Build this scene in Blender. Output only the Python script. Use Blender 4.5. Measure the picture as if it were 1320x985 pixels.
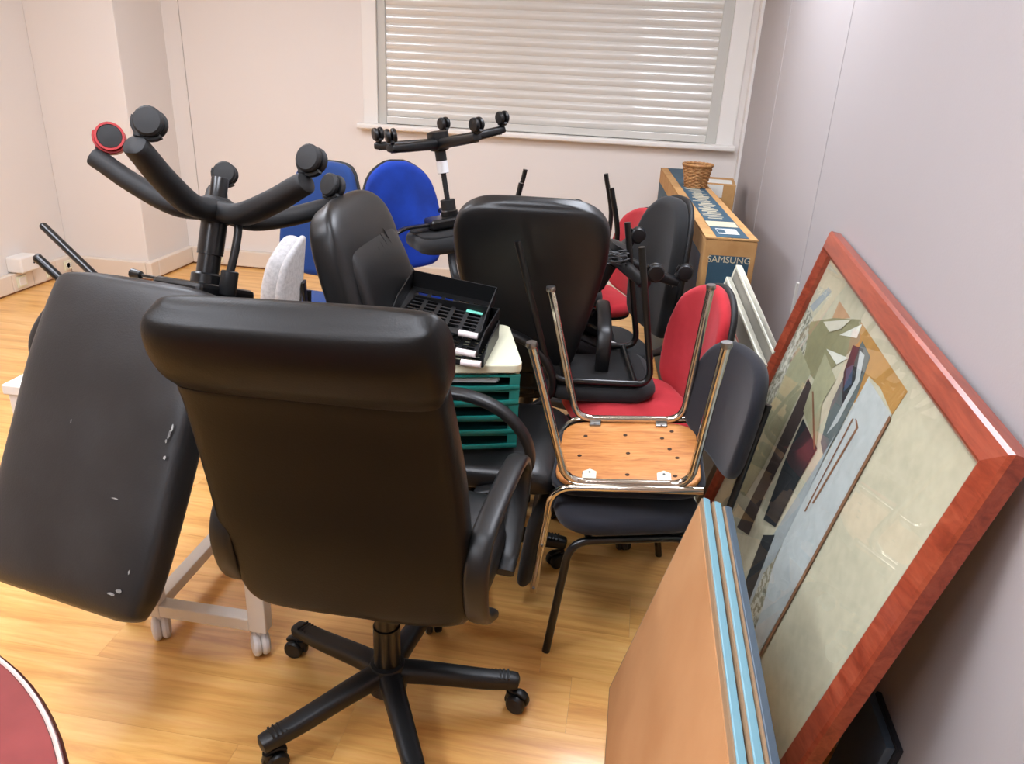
import bpy, math, random
from mathutils import Matrix, Vector, Euler
random.seed(7)
PI = math.pi
for o in list(bpy.data.objects): bpy.data.objects.remove(o)
S = bpy.context.scene
COL = S.collection

# ------------------------------------------------------------------ camera
CAM_H, FPX, IW, IH = 1.55, 990.0, 1320, 985
RC = Matrix(((0.98589016, -0.10404227, 0.13113276),
             (0.16115986, 0.37816216, -0.91160347),
             (0.04525584, 0.91987422, 0.38959379)))
cd = bpy.data.cameras.new('camera'); cam = bpy.data.objects.new('camera', cd); COL.objects.link(cam)
cam.matrix_world = Matrix.Translation((0, 0, CAM_H)) @ RC.to_4x4()
cd.sensor_width = 36; cd.lens = FPX / IW * 36; cd.clip_start = .02
S.camera = cam
# ------------------------------------------------------------------ light / exposure
w = bpy.data.worlds.new('world'); S.world = w; w.use_nodes = True
w.node_tree.nodes['Background'].inputs[0].default_value = (.9, .93, 1, 1)
w.node_tree.nodes['Background'].inputs[1].default_value = .05
LIGHT_STRENGTH = 18.0
LIGHT_COLOR = (.93, .985, 1.10)
S.view_settings.view_transform = 'Standard'; S.view_settings.look = 'None'
S.view_settings.gamma = 1; S.view_settings.use_curve_mapping = False
S.view_settings.exposure = 0.09

# room numbers
XR, XL, YB, YF, ZC = .645, -3.90, 5.30, -2.4, 2.62

def ray(px, py):
    return RC @ Vector((px - IW / 2, -(py - IH / 2), -FPX))
def on_plane(px, py, p0, n):
    c = Vector((0, 0, CAM_H)); r = ray(px, py)
    return c + r * ((p0 - c).dot(n) / r.dot(n))

# ------------------------------------------------------------------ materials
def lin(c):
    return tuple(((x / 255) / 12.92 if x / 255 <= .04045 else ((x / 255 + .055) / 1.055) ** 2.4) for x in c) + (1,)
MATS = {}
def mat(name, rgb, rough=.5, metal=0, bump=None, vary=None, coat=0, spec=.5, sheen=0, stretch=None, coords='Object'):
    """bump=(scale,strength,distance); vary=(rgb2,scale,lo,hi)"""
    m = bpy.data.materials.new(name); m.use_nodes = True
    nt = m.node_tree; b = nt.nodes['Principled BSDF']
    b.inputs['Base Color'].default_value = lin(rgb); b.inputs['Roughness'].default_value = rough
    b.inputs['Metallic'].default_value = metal; b.inputs['Coat Weight'].default_value = coat
    b.inputs['Specular IOR Level'].default_value = spec
    if sheen: b.inputs['Sheen Weight'].default_value = sheen
    if bump or vary:
        tc = nt.nodes.new('ShaderNodeTexCoord'); mp = nt.nodes.new('ShaderNodeMapping')
        nt.links.new(tc.outputs[coords], mp.inputs[0])
        if stretch: mp.inputs['Scale'].default_value = stretch
    if vary:
        n = nt.nodes.new('ShaderNodeTexNoise'); n.inputs['Scale'].default_value = vary[1]; n.inputs['Detail'].default_value = 5
        nt.links.new(mp.outputs[0], n.inputs['Vector'])
        r = nt.nodes.new('ShaderNodeValToRGB')
        r.color_ramp.elements[0].position = vary[2]; r.color_ramp.elements[0].color = lin(rgb)
        r.color_ramp.elements[1].position = vary[3]; r.color_ramp.elements[1].color = lin(vary[0])
        nt.links.new(n.outputs[0], r.inputs[0]); nt.links.new(r.outputs[0], b.inputs['Base Color'])
    if bump:
        n = nt.nodes.new('ShaderNodeTexNoise'); n.inputs['Scale'].default_value = bump[0]; n.inputs['Detail'].default_value = 4
        nt.links.new(mp.outputs[0], n.inputs['Vector'])
        bp = nt.nodes.new('ShaderNodeBump'); bp.inputs['Strength'].default_value = bump[1]; bp.inputs['Distance'].default_value = bump[2]
        nt.links.new(n.outputs[0], bp.inputs['Height']); nt.links.new(bp.outputs[0], b.inputs['Normal'])
    MATS[name] = m
    return m

def wood_mat(name, c1, c2, c3, rough, sx, sy, scale=1.0, coat=0, rand=False, along_y=False):
    m = bpy.data.materials.new(name); m.use_nodes = True
    nt = m.node_tree; L = nt.links.new; b = nt.nodes['Principled BSDF']
    tc = nt.nodes.new('ShaderNodeTexCoord'); mp = nt.nodes.new('ShaderNodeMapping')
    mp.inputs['Scale'].default_value = (sy, sx, sy) if along_y else (sx, sy, sy)
    src = tc.outputs['Object']
    if rand:
        oi = nt.nodes.new('ShaderNodeObjectInfo'); mul = nt.nodes.new('ShaderNodeMath'); mul.operation = 'MULTIPLY'; mul.inputs[1].default_value = 37
        L(oi.outputs['Random'], mul.inputs[0])
        add = nt.nodes.new('ShaderNodeVectorMath'); add.operation = 'ADD'
        L(src, add.inputs[0]); L(mul.outputs[0], add.inputs[1]); src = add.outputs[0]
    L(src, mp.inputs[0])
    n1 = nt.nodes.new('ShaderNodeTexNoise'); n1.inputs['Scale'].default_value = scale; n1.inputs['Detail'].default_value = 7
    n1.inputs['Roughness'].default_value = .62; n1.inputs['Distortion'].default_value = 1.2
    L(mp.outputs[0], n1.inputs['Vector'])
    r = nt.nodes.new('ShaderNodeValToRGB'); e = r.color_ramp.elements
    e[0].position = .33; e[0].color = lin(c1); e[1].position = .68; e[1].color = lin(c3)
    k = e.new(.5); k.color = lin(c2)
    L(n1.outputs[0], r.inputs[0])
    n2 = nt.nodes.new('ShaderNodeTexNoise'); n2.inputs['Scale'].default_value = scale * 5; n2.inputs['Detail'].default_value = 3
    L(mp.outputs[0], n2.inputs['Vector'])
    mx = nt.nodes.new('ShaderNodeMix'); mx.data_type = 'RGBA'; mx.blend_type = 'OVERLAY'; mx.inputs['Factor'].default_value = .22
    L(r.outputs[0], mx.inputs['A']); L(n2.outputs[0], mx.inputs['B'])
    L(mx.outputs['Result'], b.inputs['Base Color'])
    b.inputs['Roughness'].default_value = rough; b.inputs['Coat Weight'].default_value = coat
    b.inputs['Coat Roughness'].default_value = .12
    MATS[name] = m; return m

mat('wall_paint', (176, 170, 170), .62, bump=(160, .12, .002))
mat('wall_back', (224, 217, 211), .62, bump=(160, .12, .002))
mat('joint', (112, 108, 110), .6)
mat('white_trim', (232, 228, 222), .4)
mat('ceiling', (232, 230, 226), .8)
mat('trunking', (222, 208, 192), .45)
mat('dark_skirting', (150, 105, 70), .5)
mat('blind', (214, 210, 202), .20, coat=.4)
mat('alu', (196, 194, 186), .4)
wood_mat('floor_wood', (208, 148, 78), (230, 174, 98), (241, 192, 120), .32, .7, 8, 2.0, coat=.35, rand=True)
mat('leather', (17, 17, 18), .38, bump=(260, .22, .0015), vary=((24, 24, 24), 5, .4, .75), spec=.5)
mat('leather_brown', (13, 11, 9), .40, bump=(260, .2, .0015), vary=((16, 13, 11), 3, .4, .75), spec=.2)
mat('leather_worn', (24, 24, 25), .42, bump=(240, .25, .0015), vary=((36, 36, 37), 6, .42, .7), spec=.5)
mat('scuff', (150, 148, 144), .7, vary=((90, 90, 90), 60, .4, .6))
mat('plastic', (17, 17, 18), .42, spec=.45)
mat('plastic_matte', (20, 20, 21), .62, bump=(300, .15, .001))
mat('plastic_grey', (92, 92, 92), .5)
mat('black_metal', (14, 14, 15), .28, spec=.55)
mat('steel', (150, 150, 150), .3, 1)
mat('chrome', (205, 200, 190), .12, 1)
mat('red_plastic', (165, 35, 38), .4)
mat('blue_fabric', (14, 62, 172), .9, bump=(500, .3, .001), sheen=.12, vary=((12, 50, 140), 8, .4, .7))
mat('blue_fabric_dark', (16, 56, 118), .9, bump=(500, .3, .001), sheen=.12)
mat('red_fabric', (176, 24, 36), .88, bump=(500, .3, .001), sheen=.12, vary=((190, 36, 48), 9, .45, .7))
mat('navy_fabric', (15, 17, 28), .92, bump=(500, .3, .001), sheen=.15)
mat('black_fabric', (16, 17, 19), .9, bump=(500, .3, .001), sheen=.1)
mat('grey_fabric', (188, 186, 186), .95, bump=(220, .5, .003), vary=((168, 166, 166), 70, .4, .65), sheen=.3)
mat('felt_black', (20, 20, 21), .95)
wood_mat('ply', (176, 104, 48), (200, 132, 70), (214, 152, 90), .42, 2.2, 16, 2.4, along_y=True)
mat('ply_core', (196, 130, 110), .6)
mat('hole', (60, 36, 18), .8)
mat('tag', (226, 222, 200), .5)
mat('cream', (226, 224, 196), .45)
mat('green_plastic', (18, 112, 104), .38)
mat('green_dark', (8, 60, 58), .45)
mat('paper', (238, 238, 238), .7)
mat('sticker_mint', (120, 214, 190), .6)
mat('tray_black', (17, 17, 18), .42, spec=.4)
mat('handle_white', (226, 214, 212), .4)
mat('white_metal', (226, 220, 212), .42)
mat('caster_white', (222, 216, 212), .4)
mat('cardboard', (190, 146, 92), .85, vary=((176, 130, 78), 14, .4, .7))
mat('box_blue', (42, 74, 92), .6, vary=((50, 84, 102), 9, .4, .7))
mat('box_print', (202, 190, 160), .7)
mat('box_white', (226, 224, 216), .7)
mat('box_red', (170, 90, 80), .7)
mat('wicker', (146, 98, 52), .6, vary=((176, 128, 76), 60, .4, .6))
wood_mat('frame_red', (124, 46, 26), (148, 62, 38), (162, 76, 50), .34, 1.6, 14, 2.2, coat=.2)
mat('table_red', (116, 40, 36), .5, vary=((128, 48, 44), 12, .4, .7), spec=.25)
mat('table_edge', (70, 22, 20), .35)
mat('table_trim', (206, 176, 166), .3)
mat('hardboard', (190, 140, 94), .75, bump=(300, .2, .001), vary=((180, 128, 82), 5, .4, .7))
mat('hardboard_edge', (150, 122, 92), .7)
mat('frame_blue', (112, 158, 172), .4)
mat('frame_dark', (66, 82, 96), .4)
mat('strip_cream', (236, 234, 214), .4)
mat('board_grey', (150, 146, 134), .6)
mat('yellow', (236, 216, 30), .6)
mat('art_blue', (30, 120, 190), .6)
mat('art_pink', (190, 120, 110), .6)
mat('art_purple', (110, 50, 110), .6)
mat('cable', (70, 72, 74), .5)
# painting colours
for n, c in dict(p_paper=(208, 199, 174), p_cream=(222, 216, 198), p_pale=(196, 200, 200), p_grey=(168, 174, 176), p_olive=(150, 144, 108),
                 p_tan=(190, 140, 74), p_brown=(74, 60, 56), p_dark=(40, 44, 48), p_khaki=(176, 172, 138), p_white=(232, 230, 218),
                 p_slate=(104, 112, 112), p_line=(140, 96, 66), p_mottle=(126, 122, 104), p_orange=(206, 160, 122), p_blue=(70, 84, 110)).items():
    if n == 'p_mottle': mat(n, c, .8, vary=((196, 192, 176), 55, .45, .55)); continue
    mat(n, c, .8, vary=(tuple(int(x * .93) for x in c), 30, .35, .75))
g = bpy.data.materials.new('glass_pane'); g.use_nodes = True; nt = g.node_tree
for n in list(nt.nodes):
    if n.type == 'BSDF_PRINCIPLED': nt.nodes.remove(n)
tr = nt.nodes.new('ShaderNodeBsdfTransparent'); gl = nt.nodes.new('ShaderNodeBsdfGlossy'); gl.inputs['Roughness'].default_value = .015
fr = nt.nodes.new('ShaderNodeFresnel'); fr.inputs['IOR'].default_value = 1.5; mxs = nt.nodes.new('ShaderNodeMixShader')
tr.inputs[0].default_value = (.97, .985, .975, 1)
geo = nt.nodes.new('ShaderNodeNewGeometry'); inv = nt.nodes.new('ShaderNodeMath'); inv.operation = 'SUBTRACT'; inv.inputs[0].default_value = 1
mul_ = nt.nodes.new('ShaderNodeMath'); mul_.operation = 'MULTIPLY'     # one reflection per pane, on the outer face
nt.links.new(geo.outputs['Backfacing'], inv.inputs[1]); nt.links.new(inv.outputs[0], mul_.inputs[1]); nt.links.new(fr.outputs[0], mul_.inputs[0])
nt.links.new(mul_.outputs[0], mxs.inputs[0]); nt.links.new(tr.outputs[0], mxs.inputs[1]); nt.links.new(gl.outputs[0], mxs.inputs[2])
nt.links.new(mxs.outputs[0], [n for n in nt.nodes if n.type == 'OUTPUT_MATERIAL'][0].inputs[0]); MATS['glass_pane'] = g
m = bpy.data.materials.new('lamp_diffuser'); m.use_nodes = True; b = m.node_tree.nodes['Principled BSDF']
b.inputs['Emission Color'].default_value = LIGHT_COLOR + (1,); b.inputs['Emission Strength'].default_value = LIGHT_STRENGTH; MATS['lamp_diffuser'] = m

# ------------------------------------------------------------------ mesh helpers
def T(x=0, y=0, z=0): return Matrix.Translation((x, y, z))
def RX(a): return Matrix.Rotation(a, 4, 'X')
def RY(a): return Matrix.Rotation(a, 4, 'Y')
def RZ(a): return Matrix.Rotation(a, 4, 'Z')
def rad(d): return d * PI / 180

def fillet(pts, r, n=6):
    pts = [Vector(p) for p in pts]; out = [pts[0]]
    for i in range(1, len(pts) - 1):
        a, b, c = pts[i - 1], pts[i], pts[i + 1]
        u = (a - b); v = (c - b); rr = min(r, u.length * .49, v.length * .49)
        p0 = b + u.normalized() * rr; p1 = b + v.normalized() * rr
        for k in range(n + 1):
            t = k / n; out.append(p0 * (1 - t) ** 2 + b * 2 * t * (1 - t) + p1 * t * t)
    out.append(pts[-1]); return out
def spline(pts, n=6):
    P = [Vector(p) for p in pts]; P = [P[0] * 2 - P[1]] + P + [P[-1] * 2 - P[-2]]; out = []
    for i in range(1, len(P) - 2):
        a, b, c, d = P[i - 1:i + 3]
        for k in range(n):
            t = k / n
            out.append(.5 * ((2 * b) + (c - a) * t + (2 * a - 5 * b + 4 * c - d) * t * t + (3 * b - a - 3 * c + d) * t ** 3))
    out.append(P[-2]); return out
def interp(stations, n):
    """stations: list of tuples (any length), smooth resample"""
    k = len(stations[0]); V = []
    for j in range(0, k): V.append([s[j] for s in stations])
    out = []
    m = len(stations)
    for i in range(m - 1):
        for q in range(n):
            t = q / n; row = []
            for vals in V:
                a = vals[max(i - 1, 0)]; b_ = vals[i]; c = vals[i + 1]; d = vals[min(i + 2, m - 1)]
                # monotone-ish hermite
                m0 = (c - a) / 2 if (c - b_) * (b_ - a) > 0 else 0
                m1 = (d - b_) / 2 if (d - c) * (c - b_) > 0 else 0
                h00 = 2 * t ** 3 - 3 * t * t + 1; h10 = t ** 3 - 2 * t * t + t; h01 = -2 * t ** 3 + 3 * t * t; h11 = t ** 3 - t * t
                row.append(h00 * b_ + h10 * m0 + h01 * c + h11 * m1)
            out.append(tuple(row))
    out.append(tuple(stations[-1])); return out
def rrect(w, h, r, n=6):
    out = []
    for cx, cy, a0 in ((w / 2 - r, h / 2 - r, 0), (-w / 2 + r, h / 2 - r, 90), (-w / 2 + r, -h / 2 + r, 180), (w / 2 - r, -h / 2 + r, 270)):
        for k in range(n + 1):
            a = rad(a0 + 90 * k / n); out.append((cx + r * math.cos(a), cy + r * math.sin(a)))
    return out
def resample(poly, n):
    P = [Vector(p) for p in poly]; L = [(P[(i + 1) % len(P)] - P[i]).length for i in range(len(P))]; tot = sum(L); out = []
    i = 0; acc = 0
    for k in range(n):
        s = tot * k / n
        while acc + L[i] < s: acc += L[i]; i += 1
        t = (s - acc) / L[i] if L[i] else 0
        q = P[i].lerp(P[(i + 1) % len(P)], t); out.append((q.x, q.y))
    return out

class MB:
    def __init__(s): s.v = []; s.f = []
    def add(s, vs, fs, M=None):
        o = len(s.v)
        s.v += [tuple(M @ Vector(v)) if M else tuple(v) for v in vs]
        s.f += [tuple(i + o for i in f) for f in fs]; return s
    def box(s, c, d, M=None):
        x, y, z = d[0] / 2, d[1] / 2, d[2] / 2
        vs = [(c[0] + a * x, c[1] + b * y, c[2] + e * z) for a in (-1, 1) for b in (-1, 1) for e in (-1, 1)]
        return s.add(vs, [(0, 1, 3, 2), (4, 6, 7, 5), (0, 4, 5, 1), (2, 3, 7, 6), (0, 2, 6, 4), (1, 5, 7, 3)], M)
    def loft(s, rings, caps=True, M=None, closed=False):
        n = len(rings[0]); vs = [p for r in rings for p in r]; fs = []
        R = len(rings)
        for i in range(R if closed else R - 1):
            for k in range(n):
                fs.append((i * n + k, i * n + (k + 1) % n, ((i + 1) % R) * n + (k + 1) % n, ((i + 1) % R) * n + k))
        if caps and not closed:
            fs.append(tuple(reversed(range(n)))); fs.append(tuple(range((R - 1) * n, R * n)))
        return s.add(vs, fs, M)
    def tube(s, path, r, n=10, M=None, caps=True):
        P = [Vector(p) for p in path]; rings = []
        t0 = (P[1] - P[0]).normalized(); u = t0.orthogonal().normalized()
        for i, p in enumerate(P):
            t = (P[min(i + 1, len(P) - 1)] - P[max(i - 1, 0)]).normalized()
            u = (u - t * u.dot(t)).normalized(); v = t.cross(u)
            rr = r[i] if isinstance(r, (list, tuple)) else r
            rings.append([p + (u * math.cos(a) + v * math.sin(a)) * rr for a in (2 * PI * k / n for k in range(n))])
        return s.loft(rings, caps, M)
    def sweep(s, path, secs, side=(1, 0, 0), n=20, p=4.0, M=None):
        """superellipse section: w along side, h along normal"""
        P = [Vector(q) for q in path]; rings = []
        for i, q in enumerate(P):
            t = (P[min(i + 1, len(P) - 1)] - P[max(i - 1, 0)]).normalized()
            sd = Vector(side); sd = (sd - t * sd.dot(t)).normalized(); nm = t.cross(sd)
            w_, h_ = secs[i] if isinstance(secs, list) else secs
            ring = []
            for k in range(n):
                a = 2 * PI * (k + .5) / n; c, d = math.cos(a), math.sin(a)
                ring.append(q + sd * (math.copysign(abs(c) ** (2 / p), c) * w_ / 2) + nm * (math.copysign(abs(d) ** (2 / p), d) * h_ / 2))
            rings.append(ring)
        return s.loft(rings, True, M)
    def lathe(s, prof, n=20, M=None):
        rings = [[(r * math.cos(2 * PI * k / n), r * math.sin(2 * PI * k / n), z) for k in range(n)] for r, z in prof]
        return s.loft(rings, True, M)
    def prism(s, poly, z0, z1, M=None):
        return s.loft([[(x, y, z0) for x, y in poly], [(x, y, z1) for x, y in poly]], True, M)
    def pad(s, poly, t, edge=.03, n=48, bend=None, M=None, dome=0.0, flat_back=False):
        """soft cushion: outline in XY, thickness along Z"""
        P = resample(poly, n); cx = sum(p[0] for p in P) / n; cy = sum(p[1] for p in P) / n
        size = min(max(p[0] for p in P) - min(p[0] for p in P), max(p[1] for p in P) - min(p[1] for p in P)) / 2
        rings = []
        def ring(inset, z): 
            k = 1 - inset / size
            return [(cx + (x - cx) * k, cy + (y - cy) * k, z) for x, y in P]
        K = 5
        for i in range(3, 0, -1): 
            k = i / 3 * (size - edge) * .97 + edge; rings.append(ring(k, -t / 2))
        for i in range(0, 2 * K + 1):
            a = -PI / 2 + PI * i / (2 * K); rings.append(ring(edge * (1 - math.cos(a)), t / 2 * math.sin(a)))
        for i in range(1, 4):
            q = i / 3; k = q * (size - edge) * .97 + edge; rings.append(ring(k, t / 2 + dome * (1 - (1 - q) ** 2)))
        if bend: rings = [[bend(*p) for p in r] for r in rings]
        return s.loft(rings, True, M)
    def build(s, name, mt, parent=None, smooth=38, bevel=0, M=None):
        me = bpy.data.meshes.new(name); me.from_pydata(s.v, [], s.f); me.validate(); me.update()
        o = bpy.data.objects.new(name, me); COL.objects.link(o)
        me.materials.append(MATS[mt])
        if smooth:
            for p in me.polygons: p.use_smooth = True
            me.set_sharp_from_angle(angle=rad(smooth))
        if bevel:
            b = o.modifiers.new('bevel', 'BEVEL'); b.width = bevel; b.segments = 2; b.limit_method = 'ANGLE'; b.angle_limit = rad(40)
            b.harden_normals = False
        if parent is not None: o.parent = parent
        if M is not None: o.matrix_basis = M
        return o
def tag(o, label, cat, group=None):
    o['label'] = label; o['category'] = cat
    if group: o['group'] = group
    return o
def empty(name, loc, rot=(0, 0, 0)):
    o = bpy.data.objects.new(name, None); COL.objects.link(o); o.empty_display_size = .1
    o.location = loc; o.rotation_euler = rot; return o
def struct(o): o['kind'] = 'structure'; return o
def inst(o, name, parent, M):
    c = bpy.data.objects.new(name, o.data); COL.objects.link(c); c.parent = parent; c.matrix_basis = M; return c
def text_mesh(name, body, size, mt, parent, M, extrude=.0006, bold=0.0):
    cu = bpy.data.curves.new(name, 'FONT'); cu.body = body; cu.size = size; cu.align_x = 'CENTER'; cu.align_y = 'CENTER'; cu.extrude = extrude; cu.offset = bold
    t = bpy.data.objects.new(name, cu); COL.objects.link(t); bpy.context.view_layer.update()
    me = bpy.data.meshes.new_from_object(t.evaluated_get(bpy.context.evaluated_depsgraph_get()))
    bpy.data.objects.remove(t)
    o = bpy.data.objects.new(name, me); COL.objects.link(o); me.materials.clear(); me.materials.append(MATS[mt]); o.parent = parent; o.matrix_basis = M
    return o

# ================================================================== SETTING
# floor : planks along X
fl = struct(MB().box(((XL + XR) / 2, (YF + YB) / 2, -.03), (XR - XL, YB - YF, .04)).build('floor', 'dark_skirting', smooth=0))
PW, PLN = .192, 1.28
plank_me = {}
row = 0; y = YF
while y < YB - .01:
    wy = min(PW, YB - y); x = XL - random.uniform(0, PLN)
    while x < XR:
        x0, x1 = max(x, XL), min(x + PLN, XR)
        if x1 - x0 > .02:
            o = MB().box((0, 0, 0), (x1 - x0 - .0005, wy - .0005, .012)).build('plank', 'floor_wood', fl, smooth=0)
            o.location = ((x0 + x1) / 2, y + wy / 2, -.006)
        x += PLN
    y += PW; row += 1
ce = struct(MB().box(((XL + XR) / 2, (YF + YB) / 2, ZC + .05), (XR - XL + .4, YB - YF + .4, .1)).build('ceiling', 'ceiling', smooth=0))
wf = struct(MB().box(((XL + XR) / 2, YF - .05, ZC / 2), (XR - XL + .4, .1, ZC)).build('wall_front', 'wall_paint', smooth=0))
# right wall: base sheet + partition panels
wr = struct(MB().box((XR + .07, (YF + YB) / 2, ZC / 2), (.1, YB - YF, ZC)).build('wall_right', 'joint', smooth=0))
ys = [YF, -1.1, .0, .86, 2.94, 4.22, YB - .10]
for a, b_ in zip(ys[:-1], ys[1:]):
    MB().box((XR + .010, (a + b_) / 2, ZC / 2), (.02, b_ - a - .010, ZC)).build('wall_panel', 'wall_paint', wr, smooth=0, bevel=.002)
MB().box((XR + .002, YB - .05, ZC / 2), (.036, .088, ZC)).build('corner_cover', 'white_trim', wr, smooth=0, bevel=.003)
# joint cover strip seen low on the panel joint
MB().box((XR - .004, 2.94, .42), (.010, .022, .80)).build('joint_cover', 'alu', wr, smooth=0, bevel=.002)
# left wall, pillar face, return
wl = struct(MB().box((XL - .05, (YF + YB) / 2, ZC / 2), (.1, YB - YF, ZC)).build('wall_left', 'wall_back', smooth=0))
wp = struct(MB().box(((XL - 3.28) / 2, 5.08, ZC / 2), (-3.28 - XL, .60, ZC)).build('wall_pillar', 'wall_back', smooth=0, bevel=.006))
# back wall with window opening
WX0, WX1, WZ0, WZ1 = -1.84, .56, 1.085, 2.35
wb = struct(empty('wall_back', ((-3.28 + XR) / 2, YB, 0)))
wbx = (-3.28 + XR) / 2
def wallpiece(x0, x1, z0, z1, nm='wall_section', dy=0.0):
    MB().box(((x0 + x1) / 2 - wbx, .10 + dy, (z0 + z1) / 2), (x1 - x0, .2, z1 - z0)).build(nm, 'wall_back', wb, smooth=0)
wallpiece(-3.30, -3.155, 0, ZC); wallpiece(-3.150, WX0, 0, ZC); wallpiece(WX1, XR + .1, 0, ZC)
wallpiece(WX0, WX1, 0, WZ0); wallpiece(WX0, WX1, WZ1, ZC)
MB().box((-3.1525 - wbx, .12, ZC / 2), (.008, .2, ZC)).build('panel_joint', 'joint', wb, smooth=0)
# window
win = struct(empty('window_1', ((WX0 + WX1) / 2, YB, WZ0))); wx = (WX0 + WX1) / 2
def wb_box(nm, x0, x1, y0, y1, z0, z1, mt='white_trim', bevel=.003):
    return MB().box(((x0 + x1) / 2 - wx, (y0 + y1) / 2 - YB, (z0 + z1) / 2 - WZ0), (x1 - x0, y1 - y0, z1 - z0)).build(nm, mt, win, smooth=0, bevel=bevel)
for nm, x0, x1 in (('casing', WX0 - .03, WX0 + .07), ('casing', WX1 - .075, WX1 + .03)):
    wb_box(nm, x0, x1, YB - .012, YB + .03, WZ0, WZ1)
wb_box('guide_rail', WX0 + .07, WX0 + .125, YB + .010, YB + .06, WZ0, WZ1, 'alu'); wb_box('guide_rail', WX1 - .14, WX1 - .075, YB + .010, YB + .06, WZ0, WZ1, 'alu')
wb_box('head_box', WX0, WX1, YB - .01, YB + .1, WZ1 - .1, WZ1)
MB().sweep([(WX0 - .06 - wx, -.028, -.012), (WX1 + .04 - wx, -.028, -.012)], (.085, .036), side=(0, 1, 0), p=5).build('sill', 'white_trim', win)
wb_box('bottom_rail', WX0 + .125, WX1 - .14, YB + .012, YB + .045, WZ0 + .008, WZ0 + .055, 'blind')
wb_box('backing', WX0, WX1, YB + .09, YB + .11, WZ0, WZ1, 'alu')
# slats : curved glossy strips
sl = MB(); prof = []
SP = .0525; Wd = WX1 - .14 - (WX0 + .125)
for k in range(9):
    t = k / 8; prof.append((.030 - .008 * math.sin(PI * t) ** .8, t * SP * .995))
rg = []
for sx in (-Wd / 2, Wd / 2):
    rg.append([(sx, a, z) for a, z in prof] + [(sx, a + .004, z) for a, z in reversed(prof)])
sl.loft(rg)
s0 = None; z = WZ0 + .056; cxs = (WX0 + .125 + WX1 - .14) / 2 - wx
while z < WZ1 - .1:
    M_ = T(cxs, 0, z - WZ0)
    if s0 is None: s0 = sl.build('slat', 'blind', win, smooth=60, M=M_)
    else: inst(s0, 'slat', win, M_)
    z += SP
# skirting trunking
def trunk(name, p0, p1, nrm, hgt=.115, th=.045, joints=()):
    p0 = Vector(p0); p1 = Vector(p1); d = (p1 - p0); L = d.length; d.normalize(); ang = math.atan2(d.y, d.x)
    e = struct(empty(name, p0, (0, 0, ang)))
    s_ = 1 if (RZ(ang) @ Vector((0, 1, 0))).dot(Vector(nrm)) > 0 else -1
    edges = [0] + list(joints) + [L]
    for a, b_ in zip(edges[:-1], edges[1:]):
        MB().box(((a + b_) / 2, s_ * th / 2, hgt / 2 + .012), (b_ - a - .003, th, hgt)).build('cover', 'trunking', e, smooth=0, bevel=.006)
    MB().box((L / 2, s_ * th * .3, .006), (L, th * .6, .012)).build('shadow_gap', 'dark_skirting', e, smooth=0)
    return e, s_, ang
trunk('baseboard_left', (XL, YF, 0), (XL, 4.78, 0), (1, 0, 0), joints=(6.60, 6.78, 7.00))
trunk('baseboard_pillar', (XL + .045, 4.78, 0), (-3.28, 4.78, 0), (0, -1, 0))
trunk('baseboard_return', (-3.28, 4.735, 0), (-3.28, YB, 0), (1, 0, 0), joints=(.09,))
trunk('baseboard_back', (-3.235, YB, 0), (XR, YB, 0), (0, -1, 0), joints=(.15, .32))
def socket(name, label, M, w_, h_, hole, group=None, cat='wall socket'):
    r = empty(name, M.translation, M.to_euler())
    MB().box((0, 0, 0), (w_, .012, h_)).build('plate', 'cream', r, smooth=0, bevel=.003)
    if hole == 'round':
        MB().lathe([(.021, 0), (.021, .003), (.017, .003), (.016, -.006)], 20, RX(PI / 2) @ T(0, 0, .006)).build('socket_ring', 'white_trim', r)
        for sx in (-.009, .009): MB().lathe([(.003, 0), (.003, .002)], 8, T(sx, -.007, 0) @ RX(PI / 2)).build('socket_hole', 'plastic', r)
    elif hole == 'slot':
        MB().box((0, -.007, 0), (.014, .003, .042)).build('slot', 'plastic', r, smooth=0)
    elif hole == 'flat':
        MB().box((0, -.007, 0), (w_ * .7, .005, h_ * .7)).build('rocker', 'white_trim', r, smooth=0, bevel=.002)
    return tag(r, label, cat, group)
def leftwall(y, z): return T(XL + .051, y, z) @ RZ(PI / 2)
socket('light_switch', 'square blank white plate set in the skirting trunking on the side wall', leftwall(4.27, .07), .08, .07, 'flat', cat='wall plate')
socket('data_socket', 'pale data socket plate with a dark upright slot in the skirting', leftwall(4.52, .07), .06, .075, 'slot')
socket('power_socket', 'round cream power socket in the skirting next to the pillar', leftwall(4.70, .07), .065, .065, 'round')
socket('power_socket', 'round power socket in the back wall skirting beside the hanging chair stem', T(-3.03, YB - .051, .07), .09, .075, 'round')
r = empty('junction_box', (XL, 4.30, .128))
MB().box((.055, 0, .055), (.11, .15, .10)).build('housing', 'white_trim', r, smooth=0, bevel=.01)
MB().lathe([(.007, 0), (.007, .003)], 10, T(.1095, .035, .055) @ RY(PI / 2)).build('hole', 'plastic', r)
tag(r, 'white plastic junction box sitting above the skirting trunking on the side wall', 'junction box')
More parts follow.
